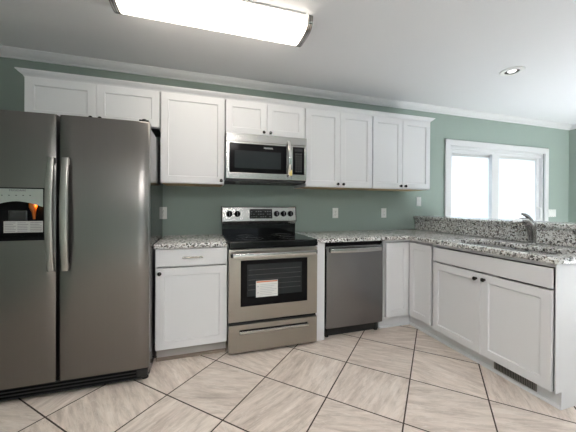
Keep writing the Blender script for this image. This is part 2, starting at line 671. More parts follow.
# ---- sliding patio door with blinds between the panes
door = bpy.data.objects.new('door_1', None)
scene.collection.objects.link(door)
door.location = (3.86, 0, 0)
door['kind'] = 'structure'
door['label'] = 'white sliding patio door with closed blinds behind its glass'
bm = BM()
for (a0, a1) in ((DX0 - 0.07, DX0 + 0.01), (DX1 - 0.01, DX1 + 0.07)):
    box(bm, a0, a1, -0.022, 0.0, 0, DTOP + 0.07, 0.004)
box(bm, DX0 - 0.07, DX1 + 0.07, -0.0225, 0.0, DTOP - 0.01, DTOP + 0.07, 0.004)
obj('casing', bm, TRIM, door)
bm = BM()
box(bm, DX0, DX0 + 0.030, 0.012, 0.145, 0, DTOP, 0.003)
box(bm, DX1 - 0.030, DX1, 0.012, 0.145, 0, DTOP, 0.003)
box(bm, DX0, DX1, 0.012, 0.145, DTOP - 0.045, DTOP, 0.003)
box(bm, DX0, DX1, 0.012, 0.145, 0.0, 0.03, 0.003)
box(bm, DX0 + 0.02, DX1 - 0.02, 0.028, 0.036, DTOP - 0.075, DTOP - 0.04, 0.002)
obj('jamb_frame', bm, TRIM, door)


def patio_panel(x0, x1, y, stl, str_):
    z0, z1 = 0.03, DTOP - 0.040
    bm = BM()
    holed_plate(bm, [x0, x0 + stl, x1 - str_, x1], [z0, z0 + 0.16, z1 - 0.045, z1], [(1, 1)], y - 0.02, y + 0.02, 0.003)
    p = obj('door_panel', bm, TRIM, door)
    gx0, gx1, gz0, gz1 = x0 + stl, x1 - str_, z0 + 0.16, z1 - 0.045
    bm = BM(); box(bm, gx0 - 0.004, gx1 + 0.004, y - 0.012, y - 0.009, gz0 - 0.004, gz1 + 0.004); obj('glass_pane', bm, GLASS, p)
    bm = BM()
    box(bm, gx0, gx1, y - 0.007, y + 0.009, gz1 - 0.028, gz1, 0.002)
    obj('blind_headrail', bm, WHITEP, p)
    bm = BM()
    zz = gz1 - 0.036
    ang = math.radians(73)
    while zz > gz0 + 0.01:
        dy, dz = math.cos(ang) * 0.0078, math.sin(ang) * 0.0078
        c = (0.001, 0.0)
        v = [bm.verts.new((gx0 + 0.002, y + dy, zz + dz)), bm.verts.new((gx1 - 0.002, y + dy, zz + dz)),
             bm.verts.new((gx1 - 0.002, y - dy, zz - dz)), bm.verts.new((gx0 + 0.002, y - dy, zz - dz))]
        bm.faces.new(v)
        zz -= 0.0128
    bl = obj('blind', bm, SLAT, p)
    return p


pb = patio_panel(DX0 + 0.03, 3.905, 0.118, 0.13, 0.10)
pf = patio_panel(3.775, DX1 - 0.033, 0.066, 0.135, 0.060)
bm = BM()
tube(bm, [(4.722, 0.046, 0.98), (4.722, 0.005, 1.0), (4.722, -0.002, 1.05), (4.722, -0.002, 1.12), (4.722, 0.005, 1.17), (4.722, 0.046, 1.19)], 0.011, 10)
obj('pull_handle', bm, WHITEP, pf, True)

# ---- glazing of the openings out of the picture
def glazed(name, plane, a0, a1, z0, z1, at, mid):
    r = bpy.data.objects.new(name, None)
    scene.collection.objects.link(r)
    r['kind'] = 'structure'
    xs = [a0, a0 + 0.06, mid - 0.035, mid + 0.035, a1 - 0.06, a1]
    swap = Matrix(((0, 1, 0, 0), (1, 0, 0, 0), (0, 0, 1, 0), (0, 0, 0, 1)))
    bm = BM(); holed_plate(bm, xs, [z0, z0 + 0.07, z1 - 0.06, z1], [(1, 1), (3, 1)], at - 0.03, at + 0.03)
    g = BM(); box(g, a0 + 0.05, a1 - 0.05, at - 0.003, at + 0.003, z0 + 0.06, z1 - 0.05)
    if plane == 'x':
        for q in (bm, g):
            bmesh.ops.transform(q, matrix=swap, verts=q.verts)
            bmesh.ops.recalc_face_normals(q, faces=q.faces)
    obj('window_frame', bm, TRIM, r)
    obj('glass_pane', g, GLASS, r)


glazed('window_1', 'x', -4.2, -1.8, 0.15, 2.1, XR + 0.08, -3.0)
glazed('window_2', 'y', -0.5, 1.7, 0.6, 2.1, YF - 0.08, 0.6)

# ---- half wall behind the sink run
bm = BM(); box(bm, 2.41, 2.53, -1.90, 0.0, 0, 1.038); struct('wall_half', bm, GREEN)

# ------------------------------------------------------------------ ceiling lamp
LX0, LX1, LYC, LW, LD = -0.727, 0.503, -1.030, 0.276, 0.085
lamp = thing('ceiling_lamp', 'long lit wraparound fluorescent ceiling lamp with nickel end caps', 'lamp', ((LX0 + LX1) / 2, LYC, CH))


def lamp_profile(scale=1.0, n=14, extra=0.0):
    hw, dp = LW / 2 * scale + extra, LD * scale + extra
    pts = [(LYC - hw, CH)]
    for k in range(n + 1):
        an = PI * k / n
        c, s = math.cos(an), math.sin(an)
        pts.append((LYC - hw * math.copysign(abs(c) ** 0.55, c), CH - dp * 0.25 - dp * 0.75 * s ** 0.7))
    pts.append((LYC + hw, CH))
    return pts


bm = BM(); prism(bm, lamp_profile(), 'x', LX0 + 0.035, LX1 - 0.035); obj('diffuser', bm, LENS, lamp, True)
for (a, b) in ((LX0, LX0 + 0.038), (LX1 - 0.038, LX1)):
    bm = BM(); prism(bm, lamp_profile(1.0, 14, 0.005), 'x', a, b, 0.004, 2); obj('end_cap', bm, NICKEL, lamp, True)
    for q in (0.30, 0.70):
        bm = BM(); prism(bm, lamp_profile(1.0, 14, 0.0065), 'x', a + 0.038 * q - 0.002, a + 0.038 * q + 0.002); obj('band', bm, CHROME, lamp.children[-1], True)
bm = BM(); box(bm, LX0 + 0.05, LX1 - 0.05, LYC - 0.15, LYC + 0.15, CH - 0.012, CH - 0.0005, 0.003); obj('mounting_pan', bm, WHITEP, lamp)

# ------------------------------------------------------------------ recessed light
dl = thing('recessed_light', 'small round white recessed light in the ceiling near the patio door', 'light', (RXC, RYC, CH))
bm = BM()
lathe(bm, [(0.060, -0.004), (0.060, 0.010), (0.072, 0.011), (0.094, 0.006), (0.097, 0.0), (0.083, 0.0), (0.083, -0.001), (0.060, -0.004)], (RXC, RYC, CH), (0, 0, -1), 40)
obj('trim_ring', bm, WHITEP, dl, True)
bm = BM(); lathe(bm, [(0.0585, 0.002), (0.0575, 0.002), (0.050, -0.070), (0.0, -0.072), (0.0, -0.076), (0.053, -0.074), (0.0585, 0.002)], (RXC, RYC, CH), (0, 0, -1), 32)
obj('baffle', bm, mat('grey_baffle', (0.16, 0.155, 0.15), 0.4), dl, True)
bm = BM(); lathe(bm, [(0, 0.014), (0.026, 0.010), (0.040, -0.002), (0.042, -0.050), (0.0, -0.068)], (RXC, RYC, CH), (0, 0, -1), 28)
obj('bulb', bm, LENSR, dl, True)

# ------------------------------------------------------------------ refrigerator
FX0, FX1, FYF = -1.455, -0.541, -0.845
fr = thing('refrigerator', 'tall stainless side-by-side refrigerator with water dispenser', 'refrigerator', (-1.0, -0.42, 0))
bm = BM(); box(bm, FX0 + 0.004, FX1 - 0.004, -0.765, -0.05, 0.02, 1.735, 0.006); obj('case', bm, SIDE, fr)
bm = BM(); box(bm, FX0 + 0.008, FX1 - 0.010, -0.778, -0.762, 0.105, 1.735, 0.003); obj('gasket', bm, MATTE, fr)


def door_slab(bm, x0, x1, z0, z1, ra=0.010, rb=0.010, hole=None):
    """fridge door with rounded upright edges, gently bowed front; hole = (xa, xb, za, zb)"""
    xs = [x0, x0 + 0.009]
    n = 8
    lo, hi = x0 + 0.009, x1 - 0.009
    inner = [lo + (hi - lo) * k / n for k in range(1, n)]
    if hole:
        inner = [q for q in inner if abs(q - hole[0]) > 0.02 and abs(q - hole[1]) > 0.02 and not (hole[0] < q < hole[1])]
        inner = sorted(inner + [hole[0], hole[1]])
    xs += inner + [hi, x1]
    zs = [z0, z0 + 0.008] + ([hole[2], hole[3]] if hole else []) + [z1 - 0.008, z1]
    holes = []
    if hole:
        i = xs.index(hole[0])
        holes = [(i, 2)]
    holed_plate(bm, xs, zs, holes, FYF, -0.779)
    xm, hw = (x0 + x1) / 2, (x1 - x0) / 2
    for v in bm.verts:
        if abs(v.co.y - FYF) < 1e-4:
            e = min(v.co.x - x0, x1 - v.co.x)
            bow = 0.0025 * (((v.co.x - xm) / hw) ** 2)
            v.co.y += bow + ((ra if v.co.x - x0 < x1 - v.co.x else rb) if e < 1e-4 else (0.001 if e < 0.010 else 0.0))
            ez = min(v.co.z - z0, z1 - v.co.z)
            if ez < 1e-4:
                v.co.y += 0.006


HX0, HX1, HZ0, HZ1 = -1.405, -1.116, 0.985, 1.300
bm = BM(); door_slab(bm, FX0, -1.064, 0.105, 1.758, rb=0.006, hole=(HX0, HX1, HZ0, HZ1))
fdoor = obj('freezer_door', bm, STEEL_V, fr, True)
bm = BM(); door_slab(bm, -1.044, FX1, 0.105, 1.758, ra=0.006)
rdoor = obj('refrigerator_door', bm, STEEL_V, fr, True)


def fridge_handle(x, parent):
    bm = BM()
    pts, w, th = [], [], []
    z0, z1 = 0.795, 1.488
    for k in range(25):
        s = k / 24
        pts.append((x, FYF - 0.020 - 0.030 * math.sin(PI * s) ** 0.85, z0 + (z1 - z0) * s))
        w.append(0.036 + 0.004 * math.sin(PI * s))
        th.append(0.020)
    sweep(bm, pts, (1, 0, 0), w, th)
    for z in (z0 + 0.002, z1 - 0.040):
        box(bm, x - 0.015, x + 0.015, FYF - 0.024, FYF + 0.004, z, z + 0.038, 0.004)
    return obj('handle', bm, HANDLE, parent, True)


fridge_handle(-1.078, fdoor)
fridge_handle(-1.004, rdoor)
# dispenser
bm = BM()
holed_plate(bm, [HX0 - 0.001, HX0 + 0.010, HX1 - 0.010, HX1 + 0.001], [HZ0 - 0.001, HZ0 + 0.014, 1.1905, HZ1 - 0.006, HZ1 + 0.001], [(1, 1), (1, 2)], FYF - 0.004, FYF + 0.03, 0.003)
obj('dispenser_bezel', bm, BLACK, fdoor)
bm = BM()
arch = [(HX0 + 0.010, HZ1 - 0.006), (HX0 + 0.010, 1.188)]
for k in range(0, 13):
    s = k / 12
    arch.append((HX0 + 0.010 + (HX1 - HX0 - 0.020) * s, 1.186 + 0.034 * math.sin(PI * s)))
arch += [(HX1 - 0.010, 1.188), (HX1 - 0.010, HZ1 - 0.006)]
arch = [arch[0]] + arch[2:-2] + [arch[-1]]
prism(bm, arch, 'y', FYF - 0.002, FYF + 0.010)
panel = obj('control_panel', bm, SILVERP, fdoor)
lettering('lettering', 'FRIGIDAIRE', 0.016, (-1.250, FYF - 0.0025, 1.284), FACE_Y, INK, panel)
for k in range(5):
    cx = -1.325 + 0.034 * k
    bm = BM(); box(bm, cx - 0.004, cx + 0.004, FYF - 0.003, FYF - 0.0018, 1.252, 1.257); obj('touch_icon', bm, INK, panel)
bm = BM()
x0, x1, z0, z1, yb = HX0 + 0.008, HX1 - 0.008, HZ0 + 0.010, 1.225, -0.785
box(bm, x0, x1, yb, yb + 0.004, z0, z1)
box(bm, x0, x0 + 0.003, FYF + 0.004, yb, z0, z1)
box(bm, x1 - 0.003, x1, FYF + 0.004, yb, z0, z1)
box(bm, x0, x1, FYF + 0.004, yb, z1 - 0.003, z1)
box(bm, x0, x1, FYF + 0.002, yb, z0, z0 + 0.012)
recess = obj('dispenser_recess', bm, BLACK, fdoor)
bm = BM()
tube(bm, [(-1.195, -0.800, 1.215), (-1.193, -0.806, 1.18), (-1.185, -0.815, 1.15), (-1.182, -0.818, 1.11)], [0.022, 0.020, 0.010, 0.006], 14)
obj('amber_chute', bm, AMBER, fdoor, True)
bm = BM(); box(bm, -1.320, -1.225, -0.800, -0.792, 1.09, 1.165, 0.006); obj('paddle', bm, SIDE, fdoor)
bm = BM()
box(bm, -1.322, -1.130, -0.836, -0.8345, 1.032, 1.100)
sticker = obj('instruction_sticker', bm, mat('shaded_sticker', (0.42, 0.42, 0.41), 0.6), fdoor)  # white sticker greyed, recess shade put into its colour
bm = BM()
rr = random.Random(8)
for col, (a, b) in enumerate(((-1.318, -1.262), (-1.256, -1.200), (-1.194, -1.134))):
    for k in range(6):
        z = 1.092 - k * 0.010
        box(bm, a, b - rr.random() * 0.015, -0.8368, -0.8359, z - 0.0035, z)
obj('small_print', bm, mat('faded_print', (0.20, 0.20, 0.21), 0.7), sticker)
# small amber lamp that glows in the recess
ld = bpy.data.lights.new('dispenser_glow', 'POINT'); ld.energy = 0.18; ld.color = (1.0, 0.45, 0.10); ld.shadow_soft_size = 0.012
lo = bpy.data.objects.new('dispenser_glow', ld); scene.collection.objects.link(lo); lo.location = (-1.165, -0.815, 1.195)
# grille, hinge covers, feet
bm = BM(); box(bm, FX0 + 0.02, FX1 - 0.02, -0.815, -0.70, 0.022, 0.098, 0.006)
gr = obj('toe_grille', bm, MATTE, fr)
for k in range(3):
    bm = BM(); box(bm, FX0 + 0.05, FX1 - 0.05, -0.822, -0.812, 0.036 + k * 0.021, 0.045 + k * 0.021, 0.003); obj('louver', bm, BLACK, gr)
for x in (FX0 + 0.035, FX1 - 0.035):
    bm = BM(); box(bm, x - 0.03, x + 0.03, -0.835, -0.72, 1.7585, 1.773, 0.005); lathe(bm, [(0.016, 0), (0.016, 0.012), (0.012, 0.016), (0, 0.016)], (x, -0.810, 1.765), (0, 0, 1), 16); obj('hinge_cover', bm, SIDE, fr)
    bm = BM(); lathe(bm, [(0.022, 0), (0.022, 0.014), (0.012, 0.018), (0.012, 0.035)], (x, -0.76, 0), (0, 0, 1), 16); obj('foot', bm, MATTE, fr)
for x in (FX0 + 0.035, FX1 - 0.035):
    bm = BM(); box(bm, x - 0.045, x + 0.030, -0.838, -0.75, 0.045, 0.100, 0.014); obj('corner_bracket', bm, SIDE, fr)

# ------------------------------------------------------------------ wall cabinets
UY = -0.328            # front of the face frames; doors stand 20 mm proud
UT, UB, UM = 2.160, 1.386, 1.845


def wall_cabinet(x0, x1, zb, ndoors, label, knob_side=None, inner_strip=False):
    t = thing('wall_cabinet', label, 'cabinet', ((x0 + x1) / 2, 0, zb), 'white wall cabinets along the back wall')
    bm = BM()
    box(bm, x0 + 0.0005, x1 - 0.0005, UY + 0.06, -0.001, zb, UT + 0.02)
    a, b = x0 + (0.005 if x0 > -0.2 else 0.0005), x1 - (0.005 if x1 < 2.29 else 0.0005)
    box(bm, a, b, UY, UY + 0.06, zb, UT + 0.02, 0.001)
    obj('body', bm, CAB, t)
    bm = BM(); box(bm, x0 + 0.015, x1 - 0.015, UY + 0.02, -0.004, zb - 0.0035, zb - 0.0005); obj('underside', bm, MATTE if x1 < -0.3 else LAUAN, t)  # matte black above the refrigerator paints in the shade of that gap
    rev = 0.006
    w = (x1 - x0 - 2 * rev - (0.003 if ndoors == 2 else 0)) / ndoors
    z0, h = zb + 0.004, UT - 0.012 - zb - 0.004
    for k in range(ndoors):
        a = x0 + rev + k * (w + 0.003)
        d = obj('door', place(shaker_bm(w, h), 'y', a, z0, UY - 0.001), CAB, t)
        if ndoors == 2:
            kx = a + w - 0.030 if k == 0 else a + 0.030
        else:
            kx = a + w - 0.028
        knob(d, (kx, UY - 0.021, z0 + 0.028), (0, -1, 0))
    return t


UL, UE = -0.534, -1.462
wall_cabinet(UE, UL, UM, 2, 'short white double-door wall cabinet above the refrigerator')
wall_cabinet(UL, 0.0, UB, 1, 'white single-door wall cabinet between refrigerator and microwave')
wall_cabinet(0.0, 0.765, UM, 2, 'short white double-door wall cabinet right above the microwave')
wall_cabinet(0.765, 1.529, UB, 2, 'tall white double-door wall cabinet just right of the microwave')
wall_cabinet(1.529, 2.292, UB, 2, 'tall white double-door wall cabinet at the right end of the row')

# crown along the cabinet tops
prof = [(0.0, 2.150), (0.004, 2.150), (0.008, 2.160), (0.014, 2.167), (0.026, 2.175), (0.037, 2.187), (0.042, 2.190), (0.042, 2.198), (0.0, 2.198)]
bm = BM()
xa, xb, yf = UE, 2.292, UY - 0.001
loops = []
for d, z in prof:
    loops.append([bm.verts.new((xa - d, -0.002, z)), bm.verts.new((xa - d, yf - d, z)), bm.verts.new((xb + d, yf - d, z)), bm.verts.new((xb + d, -0.002, z))])
fs = []
for i in range(len(prof) - 1):
    for k in range(3):
        fs.append(bm.faces.new((loops[i][k], loops[i][k + 1], loops[i + 1][k + 1], loops[i + 1][k])))
fs.append(bm.faces.new(loops[-1]))
bmesh.ops.recalc_face_normals(bm, faces=fs)
tag(obj('cabinet_crown', bm, CAB, None, False, (0.4, -0.2, 2.142)), 'white crown moulding running along the tops of the wall cabinets', 'moulding')

# ------------------------------------------------------------------ over-the-range microwave
MX0, MX1, MZ0, MZ1, MY = 0.004, 0.759, 1.412, 1.8405, -0.405
mw = thing('microwave', 'stainless over-the-range microwave hung under the short cabinet', 'microwave', (0.38, -0.2, MZ0))
bm = BM(); box(bm, MX0, MX1, -0.394, -0.004, MZ0 + 0.012, MZ1, 0.003); obj('case', bm, SIDE, mw)
bm = BM(); box(bm, MX0, MX1, MY, -0.3945, 1.769, MZ1, 0.003); obj('vent_band', bm, STEEL_M, mw)
bm = BM()
holed_plate(bm, [MX0, 0.034, 0.560, 0.607], [1.438, 1.492, 1.752, 1.767], [(1, 1)], MY, -0.3945, 0.003)
md = obj('door', bm, STEEL_M, mw)
bm = BM(); box(bm, 0.033, 0.561, MY + 0.002, MY + 0.010, 1.491, 1.753); g = obj('door_glass', bm, BLACK, md)
bm = BM(); box(bm, 0.078, 0.505, MY + 0.0008, MY + 0.0030, 1.533, 1.690, 0.001); obj('window', bm, WGLASS, md)
lettering('lettering', 'FRIGIDAIRE', 0.017, (0.385, MY + 0.0015, 1.722), FACE_Y, WHITEP, md)
bm = BM()
pts = []
for k in range(19):
    s = k / 18
    pts.append((0.577, MY + 0.004 - 0.058 * math.sin(PI * s) ** 0.7, 1.472 + 0.330 * s))
sweep(bm, pts, (1, 0, 0), 0.028, 0.016)
mh = obj('handle', bm, CHROME, md, True)
bm = BM(); box(bm, 0.578, 0.604, MY - 0.034, MY - 0.032, 1.478, 1.530); obj('tag', bm, YELLOW, md)
bm = BM()
holed_plate(bm, [0.609, 0.621, 0.736, MX1], [1.438, 1.492, 1.752, 1.767], [(1, 1)], MY, -0.3945, 0.003)
cp = obj('control_panel', bm, STEEL_M, mw)
bm = BM(); box(bm, 0.620, 0.737, MY + 0.002, MY + 0.012, 1.491, 1.753); obj('keypad_glass', bm, BLACK, cp)
bm = BM(); box(bm, 0.640, 0.718, MY + 0.001, MY + 0.0025, 1.708, 1.734); obj('clock_display', bm, SCREEN, cp)
bm = BM()
for r in range(8):
    for c in range(3):
        x, z = 0.655 + 0.024 * c, 1.688 - 0.0235 * r
        box(bm, x - 0.0035, x + 0.0035, MY + 0.0010, MY + 0.0022, z - 0.002, z + 0.002)
obj('key_print', bm, PAPER, cp)
bm = BM(); box(bm, MX0 + 0.005, MX1 - 0.005, MY + 0.012, -0.02, MZ0, 1.437, 0.004); un = obj('underside', bm, MATTE, mw)
bm = BM()
for k in range(10):
    x = 0.10 + k * 0.058
    box(bm, x, x + 0.04, -0.33, -0.20, MZ0 - 0.004, MZ0 + 0.002)
obj('grease_filter', bm, NICKEL, un)

# ------------------------------------------------------------------ range
RY = -0.680
rg = thing('range', 'stainless electric range with black glass cooktop', 'stove', (0.381, -0.35, 0))
bm = BM(); box(bm, 0.006, 0.757, RY + 0.035, -0.03, 0.03, 0.890, 0.003); obj('body', bm, SIDE, rg)
for x in (0.05, 0.71):
    for y in (-0.60, -0.10):
        bm = BM(); lathe(bm, [(0.018, 0), (0.018, 0.012), (0.008, 0.014), (0.008, 0.035)], (x, y, 0), (0, 0, 1), 14); obj('foot', bm, MATTE, rg)
# cooktop
bm = BM(); box(bm, 0.002, 0.760, RY - 0.004, -0.085, 0.856, 0.912, 0.008, 3); ck = obj('cooktop', bm, BGLASS, rg)
for (cx, cy, r) in ((0.20, -0.50, 0.115), (0.56, -0.50, 0.095), (0.20, -0.23, 0.078), (0.56, -0.23, 0.100)):
    bm = BM()
    for rr_ in (r, r * 0.62):
        lathe(bm, [(rr_ - 0.0025, 0), (rr_, 0), (rr_, 0.0006), (rr_ - 0.0025, 0.0006), (rr_ - 0.0025, 0)], (cx, cy, 0.9118), (0, 0, 1), 40)
    obj('burner_ring', bm, RINGP, ck)
# backguard
bm = BM(); box(bm, 0.000, 0.762, -0.076, -0.02, 0.86, 1.010, 0.004); bg = obj('backguard', bm, BGLASS, rg)
bm = BM(); prism(bm, [(-0.080, 1.008), (-0.092, 1.040), (-0.075, 1.178), (-0.068, 1.184), (-0.02, 1.184), (-0.02, 1.008)], 'x', -0.004, 0.766, 0.003)
pn = obj('control_panel', bm, STEEL_M, rg)
for x0_, x1_ in ((-0.008, 0.0), (0.762, 0.770)):
    bm = BM(); prism(bm, [(-0.095, 1.030), (-0.078, 1.180), (-0.070, 1.188), (-0.02, 1.188), (-0.02, 1.030)], 'x', x0_, x1_, 0.002); obj('side_cap', bm, MATTE, rg)


def pany(z):   # front of the tilted panel at height z
    return -0.092 + 0.017 * (z - 1.040) / 0.138


bm = BM(); prism(bm, [(pany(1.065) - 0.003, 1.065), (pany(1.162) - 0.003, 1.162), (pany(1.162) + 0.01, 1.162), (pany(1.065) + 0.01, 1.065)], 'x', 0.270, 0.505)
dsp = obj('clock_display', bm, SCREEN, rg)
for r in range(3):
    for c in range(9):
        if (r + c) % 4 == 3:
            continue
        x, z = 0.290 + c * 0.024, 1.083 + r * 0.026
        yy = pany(z) - 0.0036
        bm = BM(); box(bm, x - 0.006, x + 0.005, yy, yy + 0.001, z - 0.002, z + 0.0025); obj('touch_key', bm, DIMP, dsp)
na = Vector((0, -0.138, 0.017)).normalized()
for x in (0.068, 0.146, 0.552, 0.628, 0.704):
    z = 1.113
    bm = BM()
    lathe(bm, [(0.030, 0), (0.030, 0.004), (0.0255, 0.006), (0.024, 0.022), (0.021, 0.026), (0, 0.026)], (x, pany(z), z), na, 24)
    k = obj('knob', bm, BLACK, rg, True)
    bm = BM(); box(bm, x - 0.0025, x + 0.0025, pany(z) - 0.031, pany(z) - 0.024, z - 0.018, z + 0.022, 0.001); obj('pointer', bm, DIMP, k)
# oven door
bm = BM()
holed_plate(bm, [0.004, 0.100, 0.662, 0.758], [0.272, 0.394, 0.757, 0.848], [(1, 1)], RY, RY + 0.034, 0.004)
od = obj('oven_door', bm, STEEL_H, rg)
bm = BM()
holed_plate(bm, [0.097, 0.148, 0.616, 0.665], [0.391, 0.467, 0.726, 0.760], [(1, 1)], RY - 0.003, RY + 0.006, 0.002)
obj('window_surround', bm, BLACK, od)
bm = BM(); box(bm, 0.146, 0.618, RY + 0.001, RY + 0.004, 0.465, 0.728); obj('window_glass', bm, WGLASS, od)
bm = BM()
for z in (0.52, 0.56, 0.60, 0.64, 0.68):
    box(bm, 0.160, 0.604, RY - 0.0002, RY + 0.0012, z - 0.0015, z + 0.0015)
obj('rack', bm, RACK, od)
bm = BM()
pts = [(0.022, RY + 0.002, 0.806), (0.023, RY - 0.026, 0.806)]
for k in range(0, 19):
    s = k / 18
    pts.append((0.036 + 0.690 * s, RY - 0.040 - 0.012 * math.sin(PI * s), 0.806))
pts += [(0.739, RY - 0.026, 0.806), (0.740, RY + 0.002, 0.806)]
sweep(bm, pts, (0, 0, 1), 0.036, 0.016)
obj('handle', bm, STEEL_M, od, True)
bm = BM(); box(bm, 0.220, 0.402, RY - 0.0055, RY - 0.0035, 0.458, 0.590); st = obj('warning_sticker', bm, PAPER, od)
# printed bands of the sticker
bm = BM()
box(bm, 0.224, 0.398, RY - 0.0062, RY - 0.0054, 0.577, 0.586)
stp = obj('header_band', bm, ORANGE, st)
bm = BM()
for k in range(7):
    z = 0.560 - k * 0.014
    box(bm, 0.252, 0.392 - 0.02 * (k % 3), RY - 0.0062, RY - 0.0054, z - 0.004, z)
for z in (0.545, 0.495):
    lathe(bm, [(0.009, 0), (0.009, 0.0008)], (0.236, RY - 0.0054, z), (0, -1, 0), 3)
obj('small_print', bm, GREYP, st)
# storage drawer
bm = BM()
holed_plate(bm, [0.004, 0.090, 0.676, 0.758], [0.026, 0.168, 0.204, 0.246], [(1, 1)], RY, RY + 0.034, 0.004)
dr = obj('storage_drawer', bm, STEEL_H, rg)
bm = BM(); box(bm, 0.088, 0.678, RY + 0.020, RY + 0.030, 0.160, 0.210); obj('grip_recess', bm, SIDE, dr)
bm = BM(); prism(bm, [(RY - 0.002, 0.166), (RY - 0.010, 0.176), (RY - 0.009, 0.190), (RY - 0.003, 0.194), (RY + 0.006, 0.182), (RY + 0.012, 0.166)], 'x', 0.090, 0.676, 0.0015)
obj('pull_lip', bm, STEEL_M, dr)

# ------------------------------------------------------------------ cabinet filler and dishwasher
bm = BM(); box(bm, 0.770, 0.852, -0.628, -0.60, 0.0, 0.868, 0.002)
fl = tag(obj('filler_panel', bm, CAB, None, False, (0.81, -0.61, 0)), 'narrow white filler panel between the range and the dishwasher', 'panel')

DX, DW_, DY = 0.859, 0.600, -0.640
dw = thing('dishwasher', 'stainless dishwasher with curved towel-bar handle', 'dishwasher', (DX + DW_ / 2, -0.3, 0))
bm = BM(); box(bm, DX + 0.003, DX + DW_ - 0.003, -0.59, -0.03, 0.10, 0.860, 0.003); obj('tub', bm, MATTE, dw)
bm = BM(); box(bm, DX + 0.006, DX + DW_ - 0.008, DY, -0.592, 0.098, 0.836, 0.006, 3); dd = obj('door', bm, STEEL_DW, dw)
bm = BM(); box(bm, DX + 0.003, DX + DW_ - 0.003, DY + 0.02, -0.592, 0.838, 0.866, 0.002); obj('control_strip', bm, BLACK, dw)
bm = BM()
pts = [(DX + 0.040, DY + 0.002, 0.800), (DX + 0.041, DY - 0.018, 0.800)]
for k in range(0, 21):
    s = k / 20
    pts.append((DX + 0.052 + (DW_ - 0.104) * s, DY - 0.026 - 0.022 * math.sin(PI * s), 0.800))
pts += [(DX + DW_ - 0.041, DY - 0.018, 0.800), (DX + DW_ - 0.040, DY + 0.002, 0.800)]
sweep(bm, pts, (0, 0, 1), 0.037, 0.014)
obj('handle', bm, STEEL_M, dd, True)
bm = BM(); box(bm, DX + 0.005, DX + DW_ - 0.005, -0.565, -0.535, 0.0, 0.096, 0.002); obj('toe_kick', bm, MATTE, dw)
for x in (DX + 0.04, DX + DW_ - 0.04):
    bm = BM(); lathe(bm, [(0.018, 0), (0.018, 0.010), (0.007, 0.012), (0.007, 0.105)], (x, -0.572, 0), (0, 0, 1), 14); obj('foot', bm, SIDE, dw)

# ------------------------------------------------------------------ base cabinets
BY = -0.610
CT = 0.872     # cabinet top, underside of the stone
t = thing('base_cabinet', 'white base cabinet with one drawer between refrigerator and range', 'cabinet', (-0.267, -0.3, 0), 'white base cabinets')
bm = BM(); box(bm, UL + 0.001, -0.001, BY + 0.05, -0.002, 0.105, CT)
for (xa, xb, za, zb) in ((UL + 0.001, UL + 0.012, 0.105, CT), (-0.012, -0.001, 0.105, CT), (UL + 0.012, -0.012, 0.105, 0.114), (UL + 0.012, -0.012, 0.860, CT)):
    box(bm, xa, xb, BY, BY + 0.05, za, zb)
obj('body', bm, CAB, t)
bm = BM(); box(bm, UL + 0.006, -0.006, -0.555, -0.535, 0, 0.105); obj('toe_kick', bm, CABIN, t)
bm = BM(); prism(bm, [(-0.555, 0), (-0.575, 0), (-0.573, 0.010), (-0.566, 0.017), (-0.555, 0.020)], 'x', UL + 0.002, -0.004); obj('shoe_moulding', bm, TAN, t)
bm = BM(); box(bm, UL + 0.006, -0.006, BY - 0.021, BY - 0.001, 0.733, 0.864, 0.0025); d = obj('drawer', bm, CAB, t)
bm = BM(); tube(bm, [(-0.325, BY - 0.020, 0.802), (-0.325, BY - 0.042, 0.802)], 0.005, 10); tube(bm, [(-0.205, BY - 0.020, 0.802), (-0.205, BY - 0.042, 0.802)], 0.005, 10); tube(bm, [(-0.340, BY - 0.044, 0.802), (-0.190, BY - 0.044, 0.802)], 0.0065, 12)
obj('bar_pull', bm, NICKEL, d, True)
d = obj('door', place(shaker_bm(-0.012 - UL, 0.612), 'y', UL + 0.006, 0.110, BY - 0.001), CAB, t)
knob(d, (UL + 0.034, BY - 0.021, 0.688), (0, -1, 0))

XP = 1.784          # face frames of the peninsula; doors stand 20 mm proud at 1.764
t = thing('corner_cabinet', 'white corner base cabinet with two doors meeting in the corner', 'cabinet', (1.95, -0.35, 0), 'white base cabinets')
bm = BM()
prism(bm, [(1.480, -0.002), (1.480, -0.54), (1.854, -0.54), (1.854, -0.913), (2.385, -0.913), (2.385, -0.002)], 'z', 0.105, CT)
obj('body', bm, CAB, t)
bm = BM()
box(bm, 1.480, 1.492, BY, -0.545, 0.105, CT, 0.001)
box(bm, XP, 1.850, -0.913, -0.906, 0.105, CT, 0.001)
for (za, zb) in ((0.105, 0.122), (0.852, CT)):
    prism(bm, [(1.492, -0.545), (1.492, BY), (XP, BY), (XP, -0.906), (1.850, -0.906), (1.850, -0.545)], 'z', za, zb, 0.001)
obj('face_frame', bm, CAB, t)
bm = BM()
prism(bm, [(1.470, -0.53), (1.470, -0.555), (1.839, -0.555), (1.839, -0.913), (1.865, -0.913), (1.865, -0.53)], 'z', 0.0, 0.105)
obj('toe_kick', bm, CAB, t)
bm = BM(); prism(bm, [(-0.555, 0), (-0.573, 0), (-0.571, 0.010), (-0.565, 0.016), (-0.555, 0.019)], 'x', 1.470, 1.839); prism(bm, [(1.839, 0), (1.821, 0), (1.823, 0.010), (1.829, 0.016), (1.839, 0.019)], 'y', -0.913, -0.573); obj('shoe_moulding', bm, CAB, t)
obj('door', place(shaker_bm(1.762 - 1.500, 0.716), 'y', 1.500, 0.128, BY - 0.001), CAB, t)
obj('door', place(shaker_bm(0.900 - 0.634, 0.716), 'x', -0.634, 0.128, XP - 0.001), CAB, t)

